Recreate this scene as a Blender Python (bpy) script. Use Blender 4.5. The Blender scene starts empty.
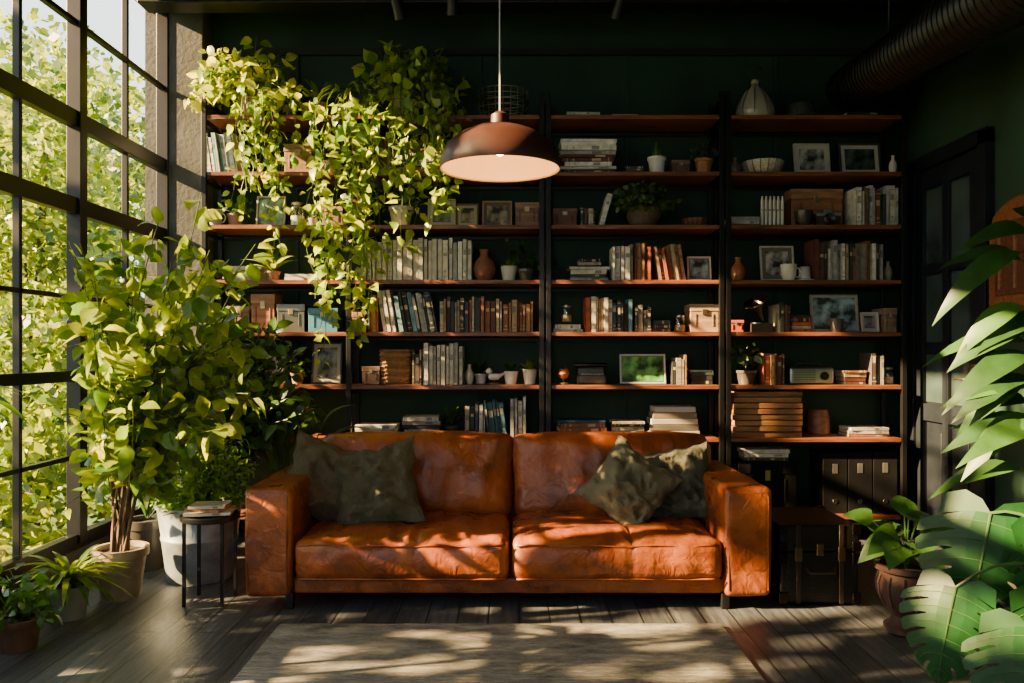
import bpy, math, random
from mathutils import Vector, Matrix, noise
V=Vector
R=random.Random(11)
def rr(a,b): return R.uniform(a,b)
def lerp(a,b,t): return a+(b-a)*t
def mixc(a,b,t): return tuple(a[i]+(b[i]-a[i])*t for i in range(3))

# ------------------------------------------------------------ materials
MATS={}
def mk(name,rough=.5,metal=0,base=None,var=.25,nscale=8,bump=0,bscale=60,stretch=(1,1,1),leaf=0,spec=.5,emit=None,kind=None):
    m=bpy.data.materials.new(name); m.use_nodes=True
    nt=m.node_tree; N=nt.nodes; L=nt.links
    for n in list(N): N.remove(n)
    out=N.new('ShaderNodeOutputMaterial'); p=N.new('ShaderNodeBsdfPrincipled')
    p.inputs['Roughness'].default_value=rough; p.inputs['Metallic'].default_value=metal
    p.inputs['Specular IOR Level'].default_value=spec
    tc=N.new('ShaderNodeTexCoord'); mp=N.new('ShaderNodeMapping'); mp.inputs['Scale'].default_value=stretch
    L.new(tc.outputs['Object'],mp.inputs['Vector'])
    if base is None:
        a=N.new('ShaderNodeAttribute'); a.attribute_name='Col'; src=a.outputs['Color']
    else:
        a=N.new('ShaderNodeRGB'); a.outputs[0].default_value=(*base,1); src=a.outputs[0]
    nz=N.new('ShaderNodeTexNoise'); nz.inputs['Scale'].default_value=nscale; nz.inputs['Detail'].default_value=6
    L.new(mp.outputs[0],nz.inputs['Vector'])
    rmp=N.new('ShaderNodeMapRange'); rmp.inputs[1].default_value=.3; rmp.inputs[2].default_value=.7
    rmp.inputs[3].default_value=1-var; rmp.inputs[4].default_value=1+var
    L.new(nz.outputs['Fac'],rmp.inputs[0])
    mul=N.new('ShaderNodeVectorMath'); mul.operation='SCALE'
    L.new(src,mul.inputs[0]); L.new(rmp.outputs[0],mul.inputs['Scale'])
    col=mul.outputs[0]
    L.new(col,p.inputs['Base Color'])
    if bump:
        n2=N.new('ShaderNodeTexNoise'); n2.inputs['Scale'].default_value=bscale; n2.inputs['Detail'].default_value=4
        L.new(mp.outputs[0],n2.inputs['Vector'])
        b=N.new('ShaderNodeBump'); b.inputs['Strength'].default_value=bump; b.inputs['Distance'].default_value=.01
        L.new(n2.outputs['Fac'],b.inputs['Height']); L.new(b.outputs[0],p.inputs['Normal'])
    if emit:
        p.inputs['Emission Color'].default_value=(*emit[0],1); p.inputs['Emission Strength'].default_value=emit[1]
    if leaf:
        tr=N.new('ShaderNodeBsdfTranslucent'); mm=N.new('ShaderNodeVectorMath'); mm.operation='MULTIPLY'
        mm.inputs[1].default_value=(2.6,2.2,.3); L.new(col,mm.inputs[0]); L.new(mm.outputs[0],tr.inputs['Color'])
        mx=N.new('ShaderNodeMixShader'); mx.inputs[0].default_value=leaf
        L.new(p.outputs[0],mx.inputs[1]); L.new(tr.outputs[0],mx.inputs[2]); L.new(mx.outputs[0],out.inputs[0])
    elif kind=='glass':
        t=N.new('ShaderNodeBsdfTransparent'); t.inputs[0].default_value=(.95,.97,.95,1)
        mx=N.new('ShaderNodeMixShader'); mx.inputs[0].default_value=.12 if name!='window_glass' else .03
        g=N.new('ShaderNodeBsdfGlossy'); g.inputs['Roughness'].default_value=.05
        L.new(t.outputs[0],mx.inputs[1]); L.new(g.outputs[0],mx.inputs[2]); L.new(mx.outputs[0],out.inputs[0])
    else: L.new(p.outputs[0],out.inputs[0])
    MATS[name]=m; return m
mk('paint',.5,var=.15,nscale=20)
mk('cloth_cover',.6,var=.25,nscale=30,bump=.2,bscale=300,spec=.35)
mk('matte_black',.7,base=(.006,.006,.007),var=.3,spec=.12)
mk('paper',.8,var=.12,nscale=90,stretch=(1,1,8))
mk('metal',.35,1,var=.2)
mk('black_steel',.4,.4,base=(.008,.008,.009),var=.3)
mk('ceramic',.22,var=.1)
mk('duct_plastic',.35,base=(.004,.004,.005),var=.3,spec=.3)
mk('terracotta',.75,var=.3,nscale=14,bump=.2)
mk('leaf',.36,leaf=.42,var=.3,nscale=25)
mk('leaf_dark',.4,leaf=.12,var=.3,nscale=12,spec=.3)
mk('bark',.85,var=.4,nscale=30,bump=.6,bscale=60,stretch=(1,1,.3))
mk('soil',.95,base=(.02,.013,.009),var=.5,nscale=40,bump=.8)
mk('wicker',.7,var=.35,nscale=60,bump=.8,bscale=90,stretch=(1,1,3))
mk('shelf_wood',.36,base=(.16,.052,.021),var=.65,nscale=7,bump=.2,bscale=40,stretch=(.6,8,8))
mk('wood',.5,var=.4,nscale=8,stretch=(1,6,6),bump=.15)
def leather_mat():
    m=bpy.data.materials.new('sofa_leather'); m.use_nodes=True; nt=m.node_tree; N=nt.nodes; L=nt.links
    p=N['Principled BSDF']; tc=N.new('ShaderNodeTexCoord')
    n1=N.new('ShaderNodeTexNoise'); n1.inputs['Scale'].default_value=4; n1.inputs['Detail'].default_value=9; n1.inputs['Roughness'].default_value=.68; n1.inputs['Distortion'].default_value=.6
    L.new(tc.outputs['Object'],n1.inputs[0]); cr=N.new('ShaderNodeValToRGB'); e=cr.color_ramp.elements
    e[0].position=.32; e[0].color=(.060,.014,.005,1); e[1].position=.74; e[1].color=(.42,.115,.020,1)
    q=cr.color_ramp.elements.new(.52); q.color=(.25,.058,.011,1)
    L.new(n1.outputs['Fac'],cr.inputs[0]); L.new(cr.outputs[0],p.inputs['Base Color'])
    mr=N.new('ShaderNodeMapRange'); mr.inputs[1].default_value=.3; mr.inputs[2].default_value=.7; mr.inputs[3].default_value=.24; mr.inputs[4].default_value=.44
    n3=N.new('ShaderNodeTexNoise'); n3.inputs['Scale'].default_value=9; L.new(tc.outputs['Object'],n3.inputs[0]); L.new(n3.outputs['Fac'],mr.inputs[0]); L.new(mr.outputs[0],p.inputs['Roughness'])
    v=N.new('ShaderNodeTexVoronoi'); v.feature='DISTANCE_TO_EDGE'; v.inputs['Scale'].default_value=190; L.new(tc.outputs['Object'],v.inputs[0])
    b=N.new('ShaderNodeBump'); b.inputs['Strength'].default_value=.25; b.inputs['Distance'].default_value=.002; L.new(v.outputs['Distance'],b.inputs['Height'])
    n2=N.new('ShaderNodeTexNoise'); n2.inputs['Scale'].default_value=15; n2.inputs['Detail'].default_value=5; n2.inputs['Distortion'].default_value=1.2; L.new(tc.outputs['Object'],n2.inputs[0])
    b2=N.new('ShaderNodeBump'); b2.inputs['Strength'].default_value=.55; b2.inputs['Distance'].default_value=.012; L.new(n2.outputs['Fac'],b2.inputs['Height']); L.new(b.outputs[0],b2.inputs['Normal']); L.new(b2.outputs[0],p.inputs['Normal'])
    MATS['sofa_leather']=m
leather_mat()
mk('black_leather',.42,base=(.007,.0055,.005),var=.4,nscale=10,bump=.3,bscale=120,spec=.35)
mk('trunk_leather',.45,base=(.02,.009,.005),var=.4,nscale=10,bump=.3,bscale=120)
def cushion_mat():
    m=bpy.data.materials.new('cushion_cloth'); m.use_nodes=True; nt=m.node_tree; N=nt.nodes; L=nt.links
    p=N['Principled BSDF']; p.inputs['Roughness'].default_value=.8; p.inputs['Specular IOR Level'].default_value=.2
    tc=N.new('ShaderNodeTexCoord'); a=N.new('ShaderNodeAttribute'); a.attribute_name='Col'
    n1=N.new('ShaderNodeTexNoise'); n1.inputs['Scale'].default_value=7; n1.inputs['Detail'].default_value=8; n1.inputs['Roughness'].default_value=.65; L.new(tc.outputs['Object'],n1.inputs[0])
    cr=N.new('ShaderNodeValToRGB'); e=cr.color_ramp.elements; e[0].position=.3; e[0].color=(.62,.64,.60,1); e[1].position=.7; e[1].color=(1.0,.97,.90,1)
    L.new(n1.outputs['Fac'],cr.inputs[0]); mm=N.new('ShaderNodeVectorMath'); mm.operation='MULTIPLY'; L.new(cr.outputs[0],mm.inputs[0]); L.new(a.outputs['Color'],mm.inputs[1]); L.new(mm.outputs[0],p.inputs['Base Color'])
    n2=N.new('ShaderNodeTexNoise'); n2.inputs['Scale'].default_value=24; n2.inputs['Distortion'].default_value=.8; L.new(tc.outputs['Object'],n2.inputs[0])
    b=N.new('ShaderNodeBump'); b.inputs['Strength'].default_value=.75; b.inputs['Distance'].default_value=.014; L.new(n2.outputs['Fac'],b.inputs['Height'])
    n3=N.new('ShaderNodeTexNoise'); n3.inputs['Scale'].default_value=260; L.new(tc.outputs['Object'],n3.inputs[0])
    b3=N.new('ShaderNodeBump'); b3.inputs['Strength'].default_value=.3; b3.inputs['Distance'].default_value=.003; L.new(n3.outputs['Fac'],b3.inputs['Height']); L.new(b.outputs[0],b3.inputs['Normal']); L.new(b3.outputs[0],p.inputs['Normal'])
    MATS['cushion_cloth']=m
cushion_mat()
mk('galvanised',.45,.5,base=(.30,.35,.39),var=.35,nscale=12)
mk('copper_lamp',.5,.1,base=(.045,.013,.009),var=.3,nscale=10)
mk('lamp_inner',.6,base=(.60,.38,.18),var=.06)
mk('bulb',.5,base=(1,.8,.55),emit=((1,.66,.34),22))
mk('glass',kind='glass'); mk('window_glass',kind='glass')
mk('ceiling_paint',.8,base=(.005,.007,.006),var=.3)
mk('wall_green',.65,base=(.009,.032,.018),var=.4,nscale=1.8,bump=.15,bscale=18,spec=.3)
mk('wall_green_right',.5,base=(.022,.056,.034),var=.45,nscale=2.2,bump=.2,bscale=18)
mk('concrete',.85,base=(.038,.041,.041),var=.4,nscale=5,bump=.4,bscale=40)
mk('door_paint',.45,base=(.008,.011,.017),var=.3,nscale=6,bump=.1,spec=.35)
mk('door_glass',.12,base=(.04,.065,.065),var=.5,nscale=3)
mk('grass',.9,base=(.04,.09,.01),var=.5,nscale=3)

def art_mat():
    m=bpy.data.materials.new('art_print'); m.use_nodes=True; nt=m.node_tree; N=nt.nodes; L=nt.links
    p=N['Principled BSDF']; p.inputs['Roughness'].default_value=.35
    a=N.new('ShaderNodeAttribute'); a.attribute_name='Col'
    tc=N.new('ShaderNodeTexCoord'); nz=N.new('ShaderNodeTexNoise'); nz.inputs['Scale'].default_value=14; nz.inputs['Detail'].default_value=3
    L.new(tc.outputs['Object'],nz.inputs[0]); cr=N.new('ShaderNodeValToRGB')
    cr.color_ramp.elements[0].position=.4; cr.color_ramp.elements[0].color=(.05,.06,.05,1)
    cr.color_ramp.elements[1].position=.62; cr.color_ramp.elements[1].color=(1,1,1,1)
    L.new(nz.outputs['Fac'],cr.inputs[0]); mm=N.new('ShaderNodeVectorMath'); mm.operation='MULTIPLY'
    L.new(cr.outputs[0],mm.inputs[0]); L.new(a.outputs['Color'],mm.inputs[1]); L.new(mm.outputs[0],p.inputs['Base Color'])
    MATS['art_print']=m
art_mat()
def floor_mat():
    m=bpy.data.materials.new('floor_planks'); m.use_nodes=True; nt=m.node_tree; N=nt.nodes; L=nt.links
    p=N['Principled BSDF']
    tc=N.new('ShaderNodeTexCoord'); mp=N.new('ShaderNodeMapping'); mp.inputs['Rotation'].default_value=(0,0,math.pi/2)
    L.new(tc.outputs['Object'],mp.inputs[0])
    br=N.new('ShaderNodeTexBrick'); br.inputs['Scale'].default_value=1; br.inputs['Brick Width'].default_value=1.5
    br.inputs['Row Height'].default_value=.13; br.inputs['Mortar Size'].default_value=.0035; br.inputs['Color1'].default_value=(.040,.044,.052,1)
    br.inputs['Color2'].default_value=(.080,.086,.098,1); br.inputs['Mortar'].default_value=(.005,.005,.005,1)
    L.new(mp.outputs[0],br.inputs[0])
    m2=N.new('ShaderNodeMapping'); m2.inputs['Scale'].default_value=(22,1.6,1); L.new(tc.outputs['Object'],m2.inputs[0])
    nz=N.new('ShaderNodeTexNoise'); nz.inputs['Scale'].default_value=2.2; nz.inputs['Detail'].default_value=8; nz.inputs['Roughness'].default_value=.7
    L.new(m2.outputs[0],nz.inputs[0])
    mr=N.new('ShaderNodeMapRange'); mr.inputs[1].default_value=.3; mr.inputs[2].default_value=.7; mr.inputs[3].default_value=.3; mr.inputs[4].default_value=1.8
    L.new(nz.outputs['Fac'],mr.inputs[0]); s=N.new('ShaderNodeVectorMath'); s.operation='SCALE'
    L.new(br.outputs['Color'],s.inputs[0]); L.new(mr.outputs[0],s.inputs['Scale']); L.new(s.outputs[0],p.inputs['Base Color'])
    p.inputs['Roughness'].default_value=.38
    b=N.new('ShaderNodeBump'); b.inputs['Strength'].default_value=.45; b.inputs['Distance'].default_value=.004
    L.new(nz.outputs['Fac'],b.inputs['Height']); b2=N.new('ShaderNodeBump'); b2.invert=True; b2.inputs['Distance'].default_value=.004; b2.inputs['Strength'].default_value=.8
    L.new(br.outputs['Fac'],b2.inputs['Height']); L.new(b.outputs[0],b2.inputs['Normal']); L.new(b2.outputs[0],p.inputs['Normal'])
    MATS['floor_planks']=m
floor_mat()
def rug_mat():
    m=bpy.data.materials.new('rug_weave'); m.use_nodes=True; nt=m.node_tree; N=nt.nodes; L=nt.links
    p=N['Principled BSDF']; p.inputs['Roughness'].default_value=.95; p.inputs['Specular IOR Level'].default_value=.1
    tc=N.new('ShaderNodeTexCoord')
    mp=N.new('ShaderNodeMapping'); mp.inputs['Scale'].default_value=(1,2.6,1); L.new(tc.outputs['Object'],mp.inputs[0])
    n1=N.new('ShaderNodeTexNoise'); n1.inputs['Scale'].default_value=5; n1.inputs['Detail'].default_value=10; n1.inputs['Roughness'].default_value=.8
    L.new(mp.outputs[0],n1.inputs[0])
    cr=N.new('ShaderNodeValToRGB'); cr.color_ramp.elements[0].position=.36; cr.color_ramp.elements[0].color=(.11,.11,.105,1)
    cr.color_ramp.elements[1].position=.62; cr.color_ramp.elements[1].color=(.42,.40,.35,1)
    L.new(n1.outputs['Fac'],cr.inputs[0])
    w=N.new('ShaderNodeTexWave'); w.bands_direction='Y'; w.inputs['Scale'].default_value=26; w.inputs['Distortion'].default_value=3
    L.new(tc.outputs['Object'],w.inputs[0])
    mr=N.new('ShaderNodeMapRange'); mr.inputs[3].default_value=.55; mr.inputs[4].default_value=1.15; L.new(w.outputs['Fac'],mr.inputs[0])
    s=N.new('ShaderNodeVectorMath'); s.operation='SCALE'; L.new(cr.outputs[0],s.inputs[0]); L.new(mr.outputs[0],s.inputs['Scale'])
    L.new(s.outputs[0],p.inputs['Base Color'])
    b=N.new('ShaderNodeBump'); b.inputs['Strength'].default_value=.7; b.inputs['Distance'].default_value=.006; L.new(w.outputs['Fac'],b.inputs['Height']); L.new(b.outputs[0],p.inputs['Normal'])
    MATS['rug_weave']=m
rug_mat()

# ------------------------------------------------------------ mesh builder
W3=(1,1,1)
class MB:
    def __init__(s): s.v=[];s.f=[];s.m=[];s.c=[];s.s=[]
    def add(s,vs,fs,col=W3,m='paint',smooth=False,T=None):
        o=len(s.v)
        for p in vs: s.v.append(tuple(T@V(p)) if T is not None else tuple(p))
        for f in fs:
            s.f.append(tuple(i+o for i in f)); s.m.append(m); s.c.append(col); s.s.append(smooth)
    def box(s,x0,x1,y0,y1,z0,z1,col=W3,m='paint',T=None):
        vs=[(x,y,z) for z in (z0,z1) for y in (y0,y1) for x in (x0,x1)]
        s.add(vs,[(0,2,3,1),(4,5,7,6),(0,1,5,4),(2,6,7,3),(0,4,6,2),(1,3,7,5)],col,m,False,T)
    def cbox(s,x,y,z,a,b,c,col=W3,m='paint',T=None): s.box(x-a/2,x+a/2,y-b/2,y+b/2,z,z+c,col,m,T)
    def lathe(s,prof,x=0,y=0,z=0,col=W3,m='ceramic',seg=24,T=None,smooth=True,caps=True):
        vs=[];fs=[];n=len(prof)
        for r,h in prof:
            r=max(r,.0004)
            for k in range(seg):
                a=2*math.pi*k/seg; vs.append((x+r*math.cos(a),y+r*math.sin(a),z+h))
        for i in range(n-1):
            for k in range(seg):
                k2=(k+1)%seg; fs.append((i*seg+k,i*seg+k2,(i+1)*seg+k2,(i+1)*seg+k))
        if caps:
            if prof[0][0]>.001: fs.append(tuple(range(seg-1,-1,-1)))
            if prof[-1][0]>.001 : fs.append(tuple((n-1)*seg+k for k in range(seg)))
        s.add(vs,fs,col,m,smooth,T)
    def tube(s,pts,r,col=W3,m='paint',seg=6,T=None,smooth=True):
        pts=[V(p) for p in pts]; n=len(pts); vs=[];fs=[]
        rs=r if isinstance(r,(list,tuple)) else [r]*n
        up=None
        for i,p in enumerate(pts):
            t=(pts[min(i+1,n-1)]-pts[max(i-1,0)])
            if t.length<1e-7: t=V((0,0,1))
            t.normalize()
            if up is None:
                up=V((1,0,0)) if abs(t.x)<.8 else V((0,1,0))
            a=(up-t*up.dot(t)); a.normalize(); up=a; b=t.cross(a)
            for k in range(seg):
                q=2*math.pi*k/seg; vs.append(p+(a*math.cos(q)+b*math.sin(q))*rs[i])
        for i in range(n-1):
            for k in range(seg):
                k2=(k+1)%seg; fs.append((i*seg+k,i*seg+k2,(i+1)*seg+k2,(i+1)*seg+k))
        fs.append(tuple(range(seg-1,-1,-1))); fs.append(tuple((n-1)*seg+k for k in range(seg)))
        s.add(vs,fs,col,m,smooth,T)
    def rbox(s,c,size,r,col=W3,m='paint',n=8,deform=None,T=None):
        h=[q/2 for q in size]
        def ax(hh):
            e=[0,.3*r,.65*r,r]; a=[-hh+q for q in e]
            inner=[lerp(-hh+r,hh-r,i/n) for i in range(1,n)]
            return a+inner+[-q for q in reversed(a)]
        A=[ax(q) for q in h]; key={}; vs=[]; fs=[]
        def vid(p):
            k=tuple(round(q,5) for q in p)
            if k in key: return key[k]
            cc=V([max(-(h[i]-r),min(h[i]-r,p[i])) for i in range(3)]); d=V(p)-cc
            q=cc+d.normalized()*r if d.length>1e-9 else V(p)
            u=V((q.x/h[0],q.y/h[1],q.z/h[2]))
            if deform: q=deform(q,u)
            vs.append(q+V(c)); key[k]=len(vs)-1; return key[k]
        for axis in range(3):
            a1,a2=[(1,2),(2,0),(0,1)][axis]
            for sg in (-1,1):
                for i in range(len(A[a1])-1):
                    for j in range(len(A[a2])-1):
                        q=[]
                        for (ii,jj) in ((i,j),(i+1,j),(i+1,j+1),(i,j+1)):
                            p=[0,0,0]; p[axis]=sg*h[axis]; p[a1]=A[a1][ii]; p[a2]=A[a2][jj]; q.append(vid(p))
                        fs.append(tuple(q) if sg>0 else tuple(reversed(q)))
        s.add(vs,fs,col,m,True,T)
    def obj(s,name,bevel=0,sharp=40):
        xs=[p[0] for p in s.v];ys=[p[1] for p in s.v];zs=[p[2] for p in s.v]
        o=V(((min(xs)+max(xs))/2,(min(ys)+max(ys))/2,min(zs)))
        me=bpy.data.meshes.new(name); me.from_pydata([(p[0]-o.x,p[1]-o.y,p[2]-o.z) for p in s.v],[],s.f)
        used=sorted(set(s.m)); 
        for u in used: me.materials.append(MATS[u])
        idx={u:i for i,u in enumerate(used)}
        me.polygons.foreach_set('material_index',[idx[q] for q in s.m])
        me.polygons.foreach_set('use_smooth',s.s)
        at=me.color_attributes.new('Col','FLOAT_COLOR','CORNER'); buf=[]
        for f,c in zip(s.f,s.c): buf.extend([c[0],c[1],c[2],1.0]*len(f))
        at.data.foreach_set('color',buf)
        me.update()
        if any(s.s): me.set_sharp_from_angle(angle=math.radians(sharp))
        ob=bpy.data.objects.new(name,me); ob.location=o; bpy.context.collection.objects.link(ob)
        if bevel:
            b=ob.modifiers.new('b','BEVEL'); b.width=bevel; b.segments=2; b.limit_method='ANGLE'
        return ob
def group(name,obs,loc):
    e=bpy.data.objects.new(name,None); e.empty_display_size=.1; e.location=loc; bpy.context.collection.objects.link(e)
    for o in obs: o.parent=e; o.matrix_parent_inverse=Matrix.Translation(-V(loc))
    return e

# ------------------------------------------------------------ room
XL,XR,YB,YF,ZC=-2.1,2.47,5.0,-1.6,3.35
def simple(name,x0,x1,y0,y1,z0,z1,m,bevel=0):
    b=MB(); b.box(x0,x1,y0,y1,z0,z1,W3,m); return b.obj(name,bevel)
simple('floor',XL-.15,XR+.1,YF-.1,YB+.1,-.1,0,'floor_planks')
simple('ceiling',XL-.15,XR+.1,YF-.1,YB+.1,ZC,ZC+.1,'ceiling_paint')
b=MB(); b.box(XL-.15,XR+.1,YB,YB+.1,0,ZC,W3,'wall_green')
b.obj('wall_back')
for i,x in enumerate((-1.35,-.2,.72,1.65)):
    simple('trim_%d'%(i+1),x-.012,x+.012,YB-.014,YB,0,3.0,'wall_green')
simple('trim_5',XL,XR,YB-.03,YB,2.98,3.02,'ceiling_paint')
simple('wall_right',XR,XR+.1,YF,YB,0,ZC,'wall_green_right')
# front wall behind the camera; its unseen window is added for fill light
b=MB(); b.box(XL-.15,-1.5,YF-.1,YF,0,ZC,W3,'wall_green'); b.box(.5,XR+.1,YF-.1,YF,0,ZC,W3,'wall_green'); b.box(-1.5,.5,YF-.1,YF,0,.8,W3,'wall_green'); b.box(-1.5,.5,YF-.1,YF,2.7,ZC,W3,'wall_green'); b.obj('wall_front')
b=MB()
for x in (-1.5,-.83,-.17,.5): b.box(x-.025,x+.025,YF-.08,YF-.02,.8,2.7,W3,'black_steel')
for z in (.8,1.4,2.1,2.7): b.box(-1.5,.5,YF-.08,YF-.02,z-.025,z+.025,W3,'black_steel')
b.obj('fill_window')
b=MB(); b.box(XL-.15,XL,YF,YB,0,.2,W3,'concrete'); b.box(XL-.15,XL,4.88,YB,.2,ZC,W3,'concrete'); b.box(XL-.15,XL,YF,-.9,.2,ZC,W3,'concrete'); b.box(XL-.15,XL,-.9,4.88,3.22,ZC,W3,'concrete')
b.obj('wall_left')
simple('concrete_column',XL,-1.87,4.82,YB,0,ZC,'concrete',.008)
simple('baseboard_right',XR-.02,XR,YF,4.06,0,.12,'door_paint',.004)
simple('baseboard_back',XL+.27,XR,YB-.018,YB,0,.12,'door_paint',.004)
# window
b=MB()
x0,x1=XL-.04,XL+.008
for y in (-.9,.05,1.0,1.95,2.92,3.87,4.84): b.box(x0-.01,x1+.012,y-.032,y+.032,.2,3.22,W3,'black_steel')
for y in (-.42,.52,1.47,2.43,3.40,4.35): b.box(x0+.01,x1-.005,y-.011,y+.011,.2,3.22,W3,'black_steel')
for z,w in ((.21,.035),(.62,.011),(1.01,.026),(1.39,.011),(1.83,.04),(2.25,.04),(2.72,.012),(3.2,.03)):
    b.box(x0+(0 if w>.02 else .01),x1-(0 if w>.02 else .005),-.9,4.88,z-w,z+w,W3,'black_steel')
fr=b.obj('frame',.003)
b=MB(); b.box(XL-.03,XL-.026,-.9,4.88,.2,3.22,W3,'window_glass'); gl=b.obj('glass_pane')
group('window_1',[fr,gl],(XL,2,.2))
# door
b=MB(); dx=XR-.001
y0,y1=4.14,4.80
b.box(dx-.05,dx,y0-.07,y0,0,2.27,W3,'door_paint');b.box(dx-.05,dx,y1,y1+.07,0,2.27,W3,'door_paint');b.box(dx-.05,dx,y0-.07,y1+.07,2.2,2.28,W3,'door_paint')
b.box(dx-.012,dx,y0,y1,0.005,2.2,W3,'door_paint')
for ya,yb in ((y0+.01,y0+.09),(y1-.09,y1-.01),((y0+y1)/2-.03,(y0+y1)/2+.03)): b.box(dx-.038,dx-.01,ya,yb,.01,2.19,W3,'door_paint')
for za,zb in ((.01,.16),(.72,.82),(1.12,1.17),(1.58,1.63),(2.08,2.19)): b.box(dx-.036,dx-.01,y0+.01,y1-.01,za,zb,W3,'door_paint')
for k in range(3):
    za=[.83,1.18,1.64][k]; zb=[1.11,1.57,2.07][k]
    b.box(dx-.018,dx-.011,y0+.09,(y0+y1)/2-.03,za,zb,W3,'door_glass'); b.box(dx-.018,dx-.011,(y0+y1)/2+.03,y1-.09,za,zb,W3,'door_glass')
for ya,yb in ((y0+.12,(y0+y1)/2-.06),((y0+y1)/2+.06,y1-.12)): b.box(dx-.026,dx-.011,ya,yb,.22,.66,W3,'door_paint')
b.tube([(dx-.036,y0+.05,.98),(dx-.08,y0+.05,.98),(dx-.085,y0+.07,.98),(dx-.085,y0+.15,.98)],.008,(.4,.35,.25),'metal',8)
b.box(dx-.045,dx-.036,y0+.03,y0+.07,.9,1.06,(.3,.26,.2),'metal')
b.obj('door_1',.004)
# rug
b=MB(); b.rbox(((-.95+.86)/2,2.5,.008),(1.81,1.52,.016),.006,W3,'rug_weave',20)
b.obj('rug')

# ------------------------------------------------------------ plants helpers
def leaf(b,p,d,n,L,W,col,m='leaf',seg=3,droop=.25,shape='ov',fold=.2):
    d=d.normalized(); s=d.cross(n)
    if s.length<1e-3: s=d.cross(V((1,.3,.2)))
    s.normalize(); n=s.cross(d); vs=[]; 
    def w(t):
        if shape=='ov': return math.sin(math.pi*t**.8)
        if shape=='heart': return math.sin(math.pi*t**.52)**.9
        return math.sin(math.pi*t**.9)**.75
    for i in range(seg+1):
        t=i/seg; vs.append(p+d*(L*t*(1-.15*droop*t))-n*(droop*L*t*t*.5)-V((0,0,1))*(droop*L*t*t*.3))
    for i in range(1,seg):
        t=i/seg; c=vs[i]; q=W/2*w(t); vs.append(c+s*q+n*(fold*q)); vs.append(c-s*q+n*(fold*q))
    fs=[]
    l=lambda i: seg+1+2*(i-1); r=lambda i: seg+2+2*(i-1)
    fs+= [(0,l(1),1),(0,1,r(1))]
    for i in range(1,seg-1): fs+=[(i,l(i),l(i+1),i+1),(i,i+1,r(i+1),r(i))]
    fs+=[(seg-1,l(seg-1),seg),(seg-1,seg,r(seg-1))]
    b.add(vs,fs,col,m,True)
def rdir(zmin=-1,zmax=1):
    a=rr(0,2*math.pi); z=rr(zmin,zmax); q=math.sqrt(max(0,1-z*z)); return V((q*math.cos(a),q*math.sin(a),z))
def curve(p0,p1,p2,n=8): return [ (1-t)**2*V(p0)+2*t*(1-t)*V(p1)+t*t*V(p2) for t in [i/n for i in range(n+1)] ]
G1=(.045,.125,.010);G2=(.21,.28,.016);GD=(.012,.042,.012);GD2=(.03,.085,.02);GM=(.045,.12,.02)
def vine(b,pts,sp,L,W,ca,cb,m='leaf',shape='heart',r=.002,start=0,clamp=None,seg=3,nr=1.1):
    b.tube(pts,r,mixc(ca,(.08,.05,.02),.4),m,4)
    acc=0
    for i in range(len(pts)-1):
        a,c=V(pts[i]),V(pts[i+1]); dl=(c-a).length; t=(c-a).normalized() if dl>0 else V((0,0,1)); k=0.
        acc+=dl
        if i/len(pts)<start: acc=0; continue
        while acc>sp:
            acc-=sp; p=a.lerp(c,R.random()); d=(rdir()+t*.3+V((0,0,-.15))).normalized()
            q=p+d*L*.35
            if clamp and not clamp(q+d*L*.7): continue
            sz=rr(.5,1.2); leaf(b,q,d,(rdir()*nr+V((-.3,-.35,.8))),L*sz,W*sz,mixc(ca,cb,R.random()**1.2),m,seg,rr(.1,.6),shape)
def pot(b,x,y,z,r,h,col,m='terracotta',taper=.75,rim=True,seg=28):
    t=r*.08+.002
    pr=[(r*taper,0),(lerp(r*taper,r,.8),h*.8)]
    if rim: pr+=[(r*.97,h*.82),(r*1.05,h*.83),(r*1.06,h)]
    else: pr+=[(r,h)]
    pr+=[(r-t,h),(r-t,h*.9)]
    b.lathe(pr,x,y,z,col,m,seg); b.lathe([(r-t,0),(.0,.004)],x,y,z+h*.9,W3,'soil',seg)
def rosette(b,p,n,L,W,ca,cb,m='leaf',up=.6,shape='lance',droop=.8,seg=5,clamp=None):
    for i in range(n):
        a=i*2.4+rr(-.3,.3); e=up+rr(-.35,.45); d=V((math.cos(a)*math.cos(e),math.sin(a)*math.cos(e),math.sin(e)))
        l=L*rr(.65,1.1)
        if clamp and not clamp(V(p)+d*l): continue
        leaf(b,V(p)+d*.01,d,V((0,0,1)),l,W*rr(.8,1.1),mixc(ca,cb,R.random()),m,seg,droop*rr(.6,1.3),shape,.25)
def bushel(b,p,rad,n,L,W,ca,cb,m='leaf',shape='ov',stems=14,clamp=None):
    p=V(p)
    for i in range(stems):
        d=rdir(.05,1); e=p+V((d.x*rad[0],d.y*rad[1],d.z*rad[2]))*rr(.6,1)
        pts=curve(p,p+V((d.x*rad[0]*.25,d.y*rad[1]*.25,d.z*rad[2]*.9)),e,6)
        vine(b,pts,sum((pts[k+1]-pts[k]).length for k in range(6))*stems/max(n,1)*.9,L,W,ca,cb,m,shape,.0018,.15,clamp)
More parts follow.
